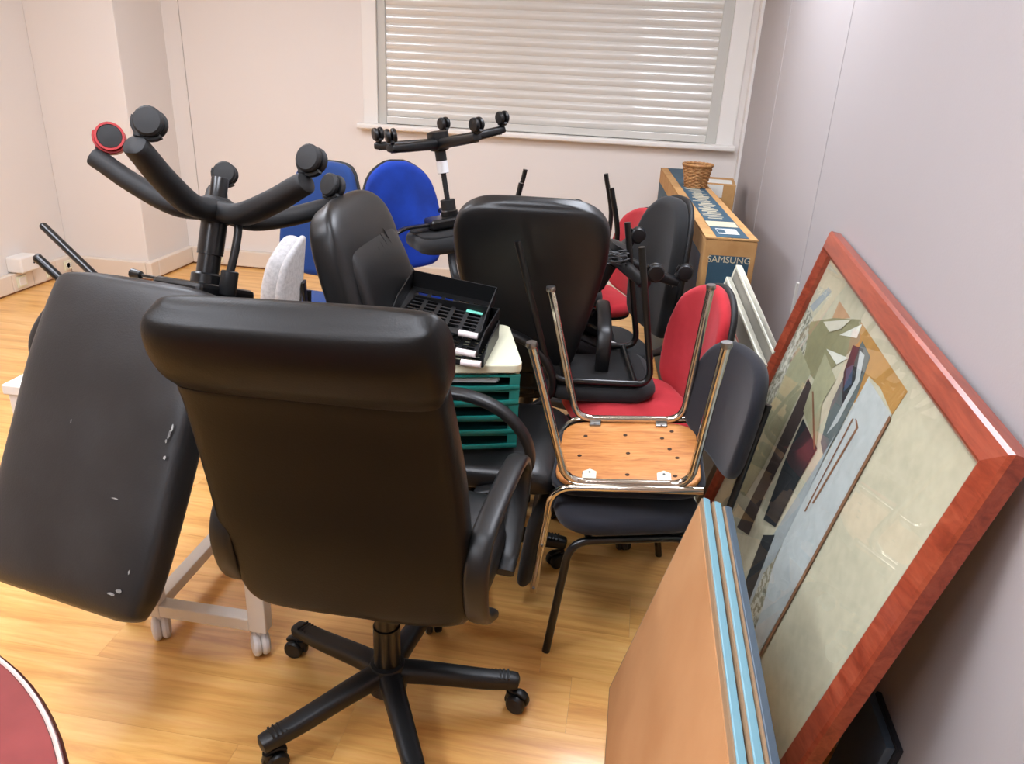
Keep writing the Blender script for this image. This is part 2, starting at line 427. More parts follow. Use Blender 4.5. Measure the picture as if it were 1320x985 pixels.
# ceiling lamps
k = 0
for lx, ly, wh in ((-2.35, 3.15, 'ahead of the blinds on the side-wall side'), (.22, 3.15, 'over the television carton'), (-2.05, 1.0, 'over the open floor by the side wall'), (-.65, 1.0, 'over the round red table'), (-1.35, -.75, 'added behind the round table to brighten the near floor')):  # the last panel is an added, unseen lamp that brightens the near floor
    if 1:
        r = empty('ceiling_lamp', (lx, ly, ZC), (0, 0, 0))
        fr_ = MB()
        for sx in (-1, 1): fr_.box((sx * .31, 0, -.01), (.02, 1.24, .02))
        for sy in (-1, 1): fr_.box((0, sy * .61, -.01), (.60, .02, .02))
        fr_.build('lamp_frame', 'white_trim', r, smooth=0)
        MB().box((0, 0, -.006), (.60, 1.20, .008)).build('diffuser', 'lamp_diffuser', r, smooth=0)
        tag(r, 'glowing recessed white ceiling light panel ' + wh, 'ceiling light', 'recessed ceiling lamps'); k += 1

# ================================================================== CHAIR PARTS
def caster_mesh(rw=.025, wid=.048, stem=.05):
    """origin: top of stem; wheel axis along X, offset to -Y (trailing)"""
    m_ = MB()
    for sx in (-1, 1):
        m_.lathe([(rw * .55, -.002), (rw * .92, 0), (rw, .004), (rw, .013), (rw * .86, .018), (rw * .2, .020)], 20, T(sx * wid * .10, -.018, -stem) @ RY(sx * PI / 2))
    # hood
    pts = []
    for i in range(9):
        a = rad(-15 + 150 * i / 8); pts.append((0, -.018 + (rw + .004) * math.cos(a), -stem + (rw + .004) * math.sin(a)))
    m_.sweep(pts, (.017, .010), side=(1, 0, 0), n=12, p=4)
    m_.tube([(0, 0, 0), (0, 0, -stem + rw * .8)], .0085, 10)
    m_.lathe([(.014, -stem + rw * 1.05), (.014, -stem + rw * .3)], 12)
    return m_
def star_base(root, R=.31, hub_z=.12, tip_z=.088, ang0=0.0, w0=.058, w1=.042, h0=.05, h1=.034, style='straight', mt='plastic', rw=.025, stem=None, spin=None, red=None, legmt=None, cang=None):
    if style == 'curved':
        MB().lathe([(.021, hub_z - .085), (.022, hub_z - .083), (.022, hub_z - .02)], 20).build('column_end', 'black_metal', root)
        MB().lathe([(.030, hub_z - .034), (.044, hub_z - .026), (.052, hub_z), (.046, hub_z + .024), (.036, hub_z + .032)], 24).build('base_hub', mt, root)
    else: MB().lathe([(.030, hub_z - .055), (.048, hub_z - .05), (.05, hub_z), (.042, hub_z + .028), (.03, hub_z + .032)], 24).build('base_hub', mt, root)
    stem_h = tip_z - rw - .0 - h1 * .4
    cm = None
    for i in range(5):
        a = ang0 + i * 2 * PI / 5
        if style == 'straight':
            path = spline([(0, .03, hub_z), (0, R * .35, hub_z - (hub_z - tip_z) * .25), (0, R * .75, tip_z + .006), (0, R * .97, tip_z), (0, R + .018, tip_z - .004)], 5)
        else:
            path = spline([(0, .02, hub_z), (0, R * .35, hub_z + .004), (0, R * .7, tip_z + (hub_z - tip_z) * .55), (0, R * .95, tip_z + .004), (0, R + .02, tip_z - .012)], 6)
        n = len(path); secs = []
        for j in range(n):
            t = j / (n - 1); q = 1.0 if t < .93 else max(.35, math.sqrt(max(0, 1 - ((t - .93) / .075) ** 2)))
            secs.append(((w0 + (w1 - w0) * t) * q, (h0 + (h1 - h0) * t) * (.5 + .5 * q)))
        lg = MB().sweep(path, secs, n=16, p=3.2 if style == 'straight' else 2.4).build('base_leg', legmt or mt, root, M=RZ(a - PI / 2))
        if style == 'straight':
            rb = MB()
            for j in range(6): rb.box((0, R * .80 + j * .0105, tip_z + h1 * .5 + .0015), (w1 * .86, .0045, .006))
            rb.build('ribs', mt, lg, smooth=0)
        sp = (spin[i] if spin else random.uniform(0, 2 * PI))
        Mc = T(0, R, tip_z - h1 * .35) @ RZ(sp)
        if cm is None: cm = caster_mesh(rw, stem=tip_z - h1 * .35 - rw).build('caster', mt, lg, M=Mc)
        else: inst(cm, 'caster', lg, Mc)
        if red is not None and i == red:
            rr = MB(); st = tip_z - h1 * .35 - rw
            for sx in (-1, 1):
                rr.lathe([(rw * .88, .012), (rw * .90, .0195), (rw * 1.07, .0195), (rw * 1.08, .004), (rw * 1.01, .002), (rw * .9, .004)], 24, T(sx * .0048, -.018, -st) @ RY(sx * PI / 2))
            pts = [(0, -.018 + (rw + .006) * math.cos(rad(-10 + 160 * q / 9)), -st + (rw + .006) * math.sin(rad(-10 + 160 * q / 9))) for q in range(10)]
            rr.sweep(pts, (.03, .008), n=12)
            q = rr.build('caster_ring', 'red_plastic', lg, M=Mc); q['label'] = 'red plastic ring and hood of one caster'
def gas_column(root, z0, z1, mt='black_metal', cover=True):
    m_ = MB(); L = z1 - z0
    if cover:
        m_.lathe([(.024, z0 - .05), (.024, z0), (.033, z0 + .002), (.033, z0 + L * .52), (.029, z0 + L * .525), (.029, z0 + L * .86), (.026, z0 + L * .87), (.024, z0 + L * .93), (.015, z0 + L * .94), (.015, z1)], 24)
    else:
        m_.lathe([(.025, z0 - .05), (.025, z0 + L * .5), (.014, z0 + L * .51), (.014, z1)], 24)
    return m_.build('gas_column', mt, root)
def mechanism(root, z, lever=1, mt='black_metal', y=0.0, ll=.27, la=0.0):
    MB().box((0, y, z), (.15, .22, .045)).build('tilt_mechanism', mt, root, smooth=0, bevel=.012)
    MB().lathe([(.034, z - .05), (.04, z - .045), (.04, z - .01)], 20).build('mechanism_collar', mt, root)
    if lever:
        d = Matrix.Rotation(la, 3, 'Z') @ Vector((lever, 0, 0)); s_ = Vector((0, y + .02, z - .012))
        p = [s_ + d * .05, s_ + d * (ll - .04) + Vector((0, 0, -.005)), s_ + d * (ll - .035) + Vector((0, 0, -.005)), s_ + d * (ll - .005) + Vector((0, 0, -.006)), s_ + d * ll + Vector((0, 0, -.006))]
        MB().tube(p, [.0045, .0045, .011, .014, .008], 12).build('lever', mt, root)
def soft_sweep(name, stations, mt, root, n=24, p=4, sub=5, side=(1, 0, 0), lean=0.0):
    """stations: (y, z, width, thickness)"""
    st = interp(stations, sub)
    return MB().sweep([(lean * (s[1] - .45), s[0], s[1]) for s in st], [(s[2], s[3]) for s in st], n=n, p=p, side=side).build(name, mt, root, smooth=70)
def loop_arm(root, x, pts, mt='plastic', w_=.05, t_=.026, padmt=None, padspan=None):
    path = [(x, a, b_) for a, b_ in pts]; path = spline(path, 6)
    return MB().sweep(path, (w_, t_), side=(1, 0, 0), n=16, p=3).build('armrest', mt, root)

BACK_A = [(-.150, .425, .20, .03), (-.152, .435, .40, .055), (-.155, .46, .485, .080), (-.165, .52, .520, .09), (-.185, .64, .535, .092), (-.20, .78, .535, .09),
          (-.225, .92, .525, .088), (-.243, .985, .520, .086), (-.246, .995, .512, .080), (-.249, 1.002, .520, .092), (-.258, 1.03, .545, .115), (-.272, 1.075, .553, .128), (-.285, 1.112, .545, .115),
          (-.293, 1.138, .52, .08), (-.298, 1.148, .46, .03)]
SEAT_A = [(-.16, .468, .30, .03), (-.155, .468, .42, .07), (-.13, .466, .49, .10), (0, .462, .52, .11), (.20, .464, .52, .115), (.26, .458, .51, .10), (.285, .448, .46, .07), (.293, .440, .34, .03)]
ARM_A = [(-.10, .44), (-.185, .50), (-.215, .60), (-.195, .665), (-.14, .685), (.0, .69), (.12, .685), (.19, .665), (.225, .61), (.20, .54), (.12, .455), (.06, .43)]
def exec_chair(name, loc, rot, label, ang0, leather='leather', backmt=None, base='straight', R=.315, group=None, front=False, lever=1, spin=None, red=None, hub_z=.12, tip_z=.088, rw=.026, arms=(1, -1), back=None, seat=None, lean=0.0, armpts=ARM_A, armx=.272, cang=None, legw=None, la=0.0):
    r = empty(name, loc, rot)
    kw = dict(w0=legw[0], w1=legw[1], h0=legw[2], h1=legw[3]) if legw else {}
    star_base(r, R, hub_z, tip_z, ang0, style=base, spin=spin, red=red, rw=rw, mt='plastic_matte' if base != 'straight' else 'plastic', **kw)
    gas_column(r, hub_z + .02, .375)
    mechanism(r, .385, lever, la=la)
    soft_sweep('seat', seat or SEAT_A, leather, r)
    b_ = soft_sweep('backrest', back or BACK_A, backmt or leather, r, n=36, p=5, lean=lean)
    MB().sweep(spline([(0, -.05, .395), (0, -.12, .40), (0, -.15, .44), (0, -.155, .52)], 5), (.07, .018), n=12).build('back_bar', 'black_metal', r)
    for s_ in arms: loop_arm(r, s_ * armx, armpts)
    if front:
        st = [(-.175, .50, .30, .03), (-.172, .53, .40, .06), (-.178, .60, .43, .075), (-.20, .69, .43, .07), (-.222, .735, .43, .05), (-.228, .75, .43, .042), (-.232, .765, .43, .05),
              (-.248, .84, .43, .066), (-.278, .95, .42, .062), (-.312, 1.03, .39, .05), (-.335, 1.075, .32, .03)]
        soft_sweep('back_cushion', st, leather, b_, p=5)
        for sx in (-1, 1):
            pts = [(sx * .222, -.085 - .115 * ((z_ - .5) / .58) - .012, z_) for z_ in (.52, .62, .74, .86, .97, 1.03)]
    return tag(r, label, 'chair', group)

# ---------------------------------------------------------- foreground executive chair
fg = exec_chair('executive_chair', (-.485, 1.432, 0), (0, 0, rad(-3)), 'upright black leather high-back office chair, its back to the room, standing clear on the floor',
           rad(12 + 3 + 0), leather='leather', backmt='leather_brown', lever=-1, lean=-.07, spin=[rad(150), rad(30), rad(200), rad(-10), rad(100)])

# ---------------------------------------------------------- hanging upside-down executive chair (left)
BACK_L = [(-.19, .385, .24, .03), (-.195, .395, .42, .06), (-.205, .42, .50, .085), (-.225, .50, .50, .10), (-.25, .62, .50, .105), (-.27, .76, .50, .105), (-.295, .92, .495, .105),
          (-.315, 1.04, .485, .10), (-.325, 1.09, .465, .085), (-.332, 1.115, .44, .06), (-.336, 1.125, .34, .03)]
left = exec_chair('executive_chair', (-1.058, 1.926, 1.308), (.356, 3.135, -.191), 'overturned black leather chair with scuffed hanging back and curved star base in the air',
           rad(49), leather='leather_worn', base='curved', R=.302, lever=1, hub_z=.172, tip_z=.098, rw=.033, red=4, spin=[rad(-111 - (52 + 72 * i - 90) + d) for i, d in enumerate((0, 40, 25, 0, -15))], back=BACK_L, armpts=[(-.12, .44), (-.19, .48), (-.23, .55), (-.22, .61), (-.16, .63), (-.05, .595), (.06, .555), (.13, .525)], armx=.275,
           legw=(.078, .056, .056, .05))

MB().lathe([(.020, .385), (.022, .382), (.022, .325), (.019, .322)], 20, T(-.085, -.02, 0)).build('tension_knob', 'plastic', left)
MB().tube(spline([(-.085, -.02, .33), (-.092, -.02, .27), (-.088, -.015, .21), (-.07, -.01, .17)], 5), .0105, 12).build('tension_rod', 'plastic', left)
def back_pt(x, z, st=BACK_L):
    """point on the rear face of a backrest"""
    for a, b_ in zip(st[:-1], st[1:]):
        if a[1] <= z <= b_[1]:
            t = (z - a[1]) / (b_[1] - a[1]); y_ = a[0] + (b_[0] - a[0]) * t; th = a[3] + (b_[3] - a[3]) * t; return Vector((x, y_ - th / 2 - .0004, z))
for (x, z, rx_, rz_) in ((-.222, .70, .004, .012), (-.218, .715, .003, .005), (-.226, .685, .0025, .010), (-.224, .75, .004, .006), (-.205, 1.0, .003, .008), (-.12, .86, .012, .0015), (.05, .72, .002, .006), (-.19, 1.045, .010, .006), (-.17, 1.055, .012, .004)):
    c = back_pt(x, z); pl = []
    for k in range(9):
        a = 2 * PI * k / 9; q = random.uniform(.5, 1.0); pl.append(back_pt(x + rx_ * q * math.cos(a), z + rz_ * q * math.sin(a)))
    MB().add([tuple(p) for p in pl] + [tuple(p + Vector((0, -.0008, 0))) for p in pl], [tuple(range(8, -1, -1)), tuple(range(9, 18))] + [(k, (k + 1) % 9, 9 + (k + 1) % 9, 9 + k) for k in range(9)]).build('scuff_mark', 'scuff', left, smooth=0)

# ---------------------------------------------------------- middle executive chair, facing the framed picture
mid = exec_chair('executive_chair', (-.432, 2.12, 0), (0, 0, rad(-90)), 'black leather chair with padded headrest carrying the green drawer unit on its seat', rad(90 + 2), front=True, lever=1,
                 back=[(-.21, .46, .20, .03), (-.215, .47, .40, .055), (-.22, .50, .47, .085), (-.235, .58, .50, .10), (-.26, .70, .51, .105), (-.295, .86, .51, .105), (-.335, 1.0, .50, .105),
                       (-.36, 1.08, .47, .10), (-.38, 1.125, .40, .085), (-.392, 1.148, .30, .06), (-.398, 1.156, .18, .03)],
                 seat=[(-.25, .44, .30, .03), (-.245, .44, .42, .06), (-.22, .438, .48, .08), (0, .435, .50, .09), (.19, .437, .50, .10), (.25, .432, .49, .09), (.29, .42, .44, .06), (.30, .412, .34, .03)],
                 armpts=[(-.17, .52), (-.185, .60), (-.17, .66), (-.10, .70), (.02, .71), (.12, .685), (.19, .63), (.225, .56), (.22, .50), (.16, .44), (.08, .41)])
# wrinkles of the headrest and seat front
for k in range(5):
    MB().tube(spline([(-.10 + .035 * k + .01 * math.sin(k), -.266, .985 - .01 * k), (-.095 + .035 * k, -.277, 1.015), (-.088 + .035 * k, -.298, 1.06 - .006 * k)], 4), [.0008] + [.0022] * 7 + [.0008], 6).build('wrinkle', 'leather', mid)
for k in range(4):
    MB().tube(spline([(.02 + .055 * k, .14 + .02 * (k % 2), .4815), (.035 + .055 * k, .19, .4825), (.04 + .055 * k, .245, .472)], 4), [.001] + [.003] * 7 + [.001], 6).build('wrinkle', 'leather', mid)

# ---------------------------------------------------------- large black chair seen from behind
BACK_B = [(-.145, .50, .16, .03), (-.15, .51, .26, .05), (-.155, .55, .33, .075), (-.17, .64, .38, .085), (-.19, .76, .44, .09), (-.21, .88, .49, .09), (-.235, .98, .515, .09), (-.25, 1.04, .51, .09), (-.262, 1.085, .47, .085), (-.272, 1.115, .39, .07), (-.28, 1.13, .27, .045), (-.283, 1.136, .14, .02)]
big = exec_chair('executive_chair', (-.335, 2.74, 0), (0, 0, rad(4)), 'wide black leather chair turned towards the window behind the letter trays', rad(60), lever=-1, back=BACK_B, R=.27)

# ---------------------------------------------------------- fabric task chairs
def outline(pts, n=6):
    """closed smooth outline through points"""
    P = [Vector(p).to_3d() for p in pts]; m_ = len(P); out = []
    for i in range(m_):
        a, b_, c, d = P[i - 1], P[i], P[(i + 1) % m_], P[(i + 2) % m_]
        for k in range(n):
            t = k / n; q = .5 * ((2 * b_) + (c - a) * t + (2 * a - 5 * b_ + 4 * c - d) * t * t + (3 * b_ - a - 3 * c + d) * t ** 3); out.append((q.x, q.y))
    return out
OVAL = outline([(-.19, 0), (-.205, .10), (-.20, .22), (-.15, .34), (0, .40), (.15, .34), (.20, .22), (.205, .10), (.19, 0), (.13, -.04), (0, -.05), (-.13, -.04)])
TRAP = outline([(-.20, .02), (-.215, .12), (-.20, .26), (-.155, .42), (-.11, .485), (0, .50), (.11, .485), (.155, .42), (.20, .26), (.215, .12), (.20, .02), (.12, -.03), (0, -.04), (-.12, -.03)])
ARCH = outline([(-.19, .0), (-.21, .12), (-.205, .28), (-.16, .43), (-.07, .505), (0, .515), (.07, .505), (.16, .43), (.205, .28), (.21, .12), (.19, .0), (.10, -.035), (0, -.04), (-.10, -.035)])
TALL = outline([(-.17, .0), (-.195, .14), (-.20, .30), (-.17, .44), (-.09, .52), (0, .535), (.09, .52), (.17, .44), (.20, .30), (.195, .14), (.17, .0), (.09, -.035), (0, -.04), (-.09, -.035)])
def task_chair(name, loc, rot, label, fab, back_outline, seat_z=.47, back_z=.56, back_y=-.20, rake=.16, R=.27, ang0=0.3, arms=False, shell='plastic_matte', group=None, seat_w=.44, seat_d=.42, th=.055, base=True, seatfab=None, lev=1):
    r = empty(name, loc, rot)
    star_base(r, R, .11, .085, ang0)
    gas_column(r, .12, seat_z - .075, cover=False); mechanism(r, seat_z - .075, lev, ll=.22)
    so = rrect(seat_w, seat_d, .11)
    MB().pad(so, .07, .032, bend=lambda x, y, z: (x, y, z - .5 * max(0, y - .10) ** 2 * 3 - .12 * x * x), dome=.008).build('seat', seatfab or fab, r, smooth=70, M=T(0, .02, seat_z - .03))
    MB().pad(rrect(seat_w - .02, seat_d - .02, .11), .02, .008).build('seat_shell', shell, r, smooth=60, M=T(0, .02, seat_z - .068))
    bend = lambda x, y, z: (x, y, z - .9 * x * x)
    Mb = T(0, back_y, back_z) @ RX(PI / 2 + rake) @ RY(PI)
    # outline X stays X, outline Y -> up, Z -> forward after mapping
    Mb = T(0, back_y, back_z) @ Matrix(((1, 0, 0, 0), (0, -math.sin(rake), math.cos(rake), 0), (0, math.cos(rake), math.sin(rake), 0), (0, 0, 0, 1)))
    bd = lambda x, y, z: (x, y, z + 1.1 * x * x)
    MB().pad(back_outline, th, .026, bend=bd, dome=.006).build('backrest', fab, r, smooth=70, M=Mb)
    MB().pad([(x * 1.02, y * 1.01 + .002) for x, y in back_outline], .026, .012, bend=lambda x, y, z: (x, y, z - th / 2 + 1.1 * x * x)).build('back_shell', shell, r, smooth=60, M=Mb)
    MB().sweep(spline([(0, -.06, seat_z - .075), (0, back_y - .04, seat_z - .07), (0, back_y - .075, seat_z), (0, back_y - .06 - rake * .12, back_z + .14)], 5), (.06, .014), n=12).build('back_bar', 'black_metal', r)
    if arms:
        for sx in (-1, 1):
            loop_arm(r, sx * .265, [(-.02, seat_z - .06), (-.13, seat_z + .0), (-.19, seat_z + .10), (-.165, seat_z + .19), (-.08, seat_z + .215), (.06, seat_z + .21), (.15, seat_z + .18), (.19, seat_z + .11), (.15, seat_z + .02), (.05, seat_z - .06)], w_=.045, t_=.022)
    return tag(r, label, 'chair', group)

def fdir(a):  # forward = (-cos a, -sin a)
    return (0, 0, rad(90 + a))
redA = task_chair('task_chair', (.075, 2.50, 0), fdir(20), 'red fabric chair with an upturned black chair lying on its seat', 'red_fabric', OVAL, seat_z=.47, back_z=.475, back_y=-.215, rake=.10, ang0=rad(20), R=.25, th=.05)
redB = task_chair('task_chair', (-.175, 3.76, 0), fdir(24), 'red fabric chair near the back wall with upturned curved chair legs beside its back', 'red_fabric', OVAL, seat_z=.47, back_z=.50, back_y=-.22, rake=.12, ang0=rad(10), th=.05)
blk = task_chair('task_chair', (-.075, 3.13, 0), fdir(24), 'black chair with a tall rounded backrest standing against the long television box', 'black_fabric', TALL, seat_z=.45, back_z=.52, back_y=-.235, rake=.06, ang0=rad(35), R=.26, th=.07)
blue1 = task_chair('task_chair', (-1.46, 3.24, -.0), (0, 0, rad(172)), 'blue fabric office chair with tapered flat-topped back behind the padded leather chair', 'blue_fabric_dark', TRAP, seat_z=.46, back_z=.57, back_y=-.20, rake=.16, ang0=rad(15), seat_w=.46)
blue2 = task_chair('task_chair', (-1.06, 3.68, 0), (0, 0, rad(212)), 'bright blue office chair with round-topped back and black loop arms under an upturned chair', 'blue_fabric', ARCH, seat_z=.46, back_z=.52, back_y=-.24, rake=.13, ang0=rad(40), arms=True)
grey = task_chair('task_chair', (-1.52, 2.70, 0), (0, 0, rad(104)), 'light grey fabric chair with a narrow curved backrest beside the overturned chair', 'grey_fabric', [(x * .95, y * .8) for x, y in OVAL], seat_z=.45, back_z=.56, back_y=-.21, rake=.12, ang0=rad(15), th=.075, R=.25, shell='grey_fabric')
MB().tube([(.05, -.285, .47), (.05, -.295, .65)], .009, 10).build('back_post', 'black_metal', grey)

# ---------------------------------------------------------- stacking chairs
def stack_chair(name, loc, rot, label, fab, fy=.225, ry=-.235, bz=.34, bw=1.0, metal='black_metal', group=None, sw=.42, sd=.41, back=True, splay=.03, seat_z=.455, rt=.0115, curved=False, bracket=False, felt=True):
    r = empty(name, loc, rot)
    for sx in (-1, 1):
        xs = sx * .185; xt = sx * (.185 + splay)
        if curved:
            MB().tube(spline([(xs, .10, seat_z - .045), (xs, .19, seat_z - .08), (xt, .235, .22), (xt, .19, 0)], 6), rt).build('leg', metal, r)
            MB().tube(spline([(xs, -.10, seat_z - .045), (xs, -.18, seat_z - .08), (xt, -.235, .22), (xt, -.20, 0)], 6), rt).build('leg', metal, r)
        else:
            MB().tube(fillet([(xs, 0, seat_z - .045), (xs, .175, seat_z - .045), (xt, fy, 0)], .06), rt).build('leg', metal, r)
            MB().tube(fillet([(xs, 0, seat_z - .045), (xs, -.165, seat_z - .045), (xt, ry, 0)], .06), rt).build('leg', metal, r)
        if back:
            MB().tube(fillet([(xs * .93, -.08, seat_z - .035), (xs * .93, -.255, seat_z - .03), (xs * .8, -.335, seat_z + .34)], .05), rt * .9).build('back_post', metal, r)
    for yy in (-.12, .12):
        MB().tube([(-.185, yy, seat_z - .045), (.185, yy, seat_z - .045)], rt * .9).build('crossbar', metal, r)
    MB().pad(rrect(sw, sd, .10), .05, .022, dome=.004, bend=lambda x, y, z: (x, y, z - .4 * max(0, y - .1) ** 2)).build('seat', fab, r, smooth=70, M=T(0, 0, seat_z))
    if felt: MB().pad(rrect(sw - .05, sd - .05, .08), .012, .005).build('seat_underside', 'felt_black', r, smooth=60, M=T(0, 0, seat_z - .026))
    if back:
        rk = .16
        Mb = T(0, -.285, seat_z + .12) @ Matrix(((1, 0, 0, 0), (0, -math.sin(rk), math.cos(rk), 0), (0, math.cos(rk), math.sin(rk), 0), (0, 0, 0, 1)))
        MB().pad(outline([(-.19, .02), (-.205, .12), (-.195, .22), (-.13, .30), (0, .32), (.13, .30), (.195, .22), (.205, .12), (.19, .02), (.10, -.02), (0, -.025), (-.10, -.02)]), .045, .02, bend=lambda x, y, z: (x, y, z + 1.0 * x * x)).build('backrest', fab, r, smooth=70, M=Mb)
    return tag(r, label, 'chair', group)
navy = stack_chair('stacking_chair', (.045, 1.985, 0), fdir(16), 'navy fabric chair with thin black legs under the upturned chrome chair', 'navy_fabric', seat_z=.395)
upA = stack_chair('stacking_chair', (-.075, 2.60, 1.02), (0, PI, rad(-82)), 'upturned black padded chair lying on the red chair, straight legs in the air', 'black_fabric', back=False, splay=.01, seat_z=.515, fy=.09, ry=-.30)
upB = stack_chair('stacking_chair', (-.31, 3.60, 1.05), (0, PI, rad(-84)), 'upturned black chair near the back wall with bent tube legs in the air', 'black_fabric', back=False, splay=.04, seat_z=.53, curved=True)
lf = empty('tube_frame', (-1.46, 1.93, .748))
lo = Vector((-1.46, 1.93, .748)); A_, B_, A2, B2 = Vector((-1.553, 1.790, 1.0)), Vector((-1.800, 2.125, 1.0)), Vector((-1.31, 1.80, .760)), Vector((-1.47, 2.05, .760))
MB().tube(fillet([A_ - lo, A2 - lo, B2 - lo, B_ - lo], .04), .0125, 14).build('tube', 'black_metal', lf)
for q, e in ((A_, A2), (B_, B2)): MB().tube([q - lo, q - lo + (q - e).normalized() * .006], [.0125, .009], 14).build('end_cap', 'plastic', lf)
tag(lf, 'black tubular leg frame with two slanted prongs behind the hanging leather back', 'leg frame')

# ---------------------------------------------------------- chrome chair, upside down on the navy chair
ch = empty('chrome_chair', (.019, 2.014, .925), (-.10, 3.18, -1.559))
for sx in (-1, 1):
    MB().tube(fillet([(sx * .228, .235, .0), (sx * .19, .165, .418), (sx * .19, -.165, .418), (sx * .228, -.235, .0)], .055, 8), .0115, 14).build('leg_frame', 'chrome', ch)
    for yy in (.235, -.235):
        MB().lathe([(.0135, -.004), (.0145, 0), (.0145, .008), (.0125, .011)], 14, T(sx * .228, yy, -.004)).build('leg_cap', 'steel', ch)
    bt = MB().tube(fillet([(sx * .205, .20, .425), (sx * .205, -.20, .428), (sx * .19, -.275, .80)], .06, 8), .011, 14).build('back_tube', 'chrome', ch)
    for q in (.62, .78):
        t = (q - .428) / (.80 - .428); MB().lathe([(.005, 0), (.004, .003)], 10, T(sx * (.205 - .015 * t) + sx * .011, -.20 - .075 * t, q) @ RY(sx * PI / 2)).build('rivet', 'steel', bt)
ply = MB().pad(rrect(.375, .405, .075), .014, .004).build('seat', 'ply', ch, smooth=50, M=T(0, 0, .4345))
MB().pad(rrect(.40, .43, .08), .024, .011).build('seat_pad', 'navy_fabric', ply, smooth=60, M=T(0, 0, .017))
for (x, y) in ((-.13, -.12), (-.13, 0), (-.13, .13), (-.03, -.14), (-.01, .0), (-.03, .14), (.09, -.13), (.10, -.01), (.085, .10), (.13, .13), (.02, .12)):
    MB().lathe([(.0065, 0), (.0065, -.0012)], 10, T(x, y, -.0068)).build('bolt_hole', 'hole', ply)
for sx, mt_ in ((1, 'steel'), (-1, 'tag')):
    for yy in (-.105, .10):
        s_ = sx
        if mt_ == 'tag': MB().prism([(.0, -.019), (.0, .019), (.036, .019), (.05, 0), (.036, -.019)], 0, .0025, T(sx * .158, yy, -.0105)).build('bracket', mt_, ply, smooth=0)
        else: MB().box((sx * .172, yy, -.010), (.034, .036, .008)).build('bracket', mt_, ply, smooth=0, bevel=.003)
        MB().lathe([(.004, 0), (.003, -.002)], 8, T(sx * (.128 if mt_ == 'tag' else .158), yy, -.0115 if mt_ == 'tag' else -.014)).build('screw', 'steel', ply)
Mb = T(0, -.268, .69) @ RX(PI / 2 + .2)
MB().pad(rrect(.36, .30, .07), .03, .014, bend=lambda x, y, z: (x, y, z + .9 * x * x)).build('backrest', 'black_fabric', ch, smooth=60, M=Mb)
tag(ch, 'upturned chrome framed chair with bare plywood seat underside and four shiny legs', 'chair')

# ---------------------------------------------------------- upturned office chairs
def upturned_office(name, loc, rot, label, ang0, hub_z=.10, tip_z=.082, R=.30, col='plain', arms=False, back=True, seat_w=.46, seat_d=.44, seatz=.50, label_on=False):
    r = empty(name, loc, rot)
    star_base(r, R, hub_z, tip_z, ang0, h0=.05, h1=.03, rw=.029, spin=[rad(-100) - (ang0 + i * 2 * PI / 5 - PI / 2) + random.uniform(-.4, .4) for i in range(5)])
    zt = seatz - .09
    m_ = MB(); m_.lathe([(.025, hub_z - .03), (.025, hub_z + .13), (.012, hub_z + .131), (.012, zt - .07), (.022, zt - .069), (.026, zt - .05), (.03, zt)], 20); m_.build('gas_column', 'plastic_matte', r)
    if label_on:
        lb = MB(); lb.lathe([(.0258, hub_z + .075), (.0258, hub_z + .128)], 20); lb.build('column_label', 'paper', r)
        MB().lathe([(.034, zt - .08), (.034, zt - .005)], 20).build('column_sleeve', 'plastic_matte', r)
    mechanism(r, zt + .015, 1, ll=.24)
    MB().pad(rrect(seat_w, seat_d, .12), .075, .035, bend=lambda x, y, z: (x, y, z - .9 * max(0, y - .08) ** 2)).build('seat', 'black_fabric', r, smooth=70, M=T(0, .02, seatz))
    MB().pad(rrect(seat_w - .05, seat_d - .05, .10), .016, .006).build('seat_underside', 'felt_black', r, smooth=60, M=T(0, .02, seatz - .036))
    if back:
        MB().sweep(spline([(0, -.08, zt + .02), (0, -.24, zt + .02), (0, -.29, zt + .09), (0, -.295, zt + .28)], 5), (.06, .014), n=12).build('back_bar', 'black_metal', r)
        Mb = T(0, -.26, seatz + .10) @ Matrix(((1, 0, 0, 0), (0, -.1, .995, 0), (0, .995, .1, 0), (0, 0, 0, 1)))
        MB().pad([(x * .9, y * .8) for x, y in OVAL], .05, .022).build('backrest', 'black_fabric', r, smooth=70, M=Mb)
    if arms:
        for sx in (-1, 1):
            loop_arm(r, sx * .255, [(-.05, zt + .03), (-.15, zt + .08), (-.19, zt + .18), (-.14, zt + .27), (.0, zt + .29), (.12, zt + .26), (.17, zt + .18), (.12, zt + .07), (.03, zt + .03)], w_=.04, t_=.02)
    return tag(r, label, 'chair')
upBlue = upturned_office('office_chair', (-.905, 3.50, 1.275), (RY(-.17) @ RZ(rad(-60)) @ RY(PI)).to_euler(), 'upturned black swivel chair on the bright blue chair, star base with five casters raised', rad(20), label_on=True, arms=False, seatz=.52)
upCab = upturned_office('office_chair', (-.005, 2.88, .965), (rad(-4), PI + .42, rad(10)), 'upturned black swivel chair between the red chairs with grey cables wound on its base', rad(252), R=.25, back=False, seat_w=.40, seat_d=.40, seatz=.44)
for (x, y, w_, d_) in ((-.12, .10, .05, .035), (-.15, -.04, .09, .03)):
    MB().box((x, y, .3955), (w_, d_, .001)).build('label', 'paper', upCab, smooth=0)
for (x, y) in ((-.02, .12), (.02, .12), (.06, .12), (-.02, .16), (.02, .16), (.06, .16)):
    MB().lathe([(.004, 0), (.004, -.001)], 8, T(x, y, .3955)).build('screw_hole', 'steel', upCab)
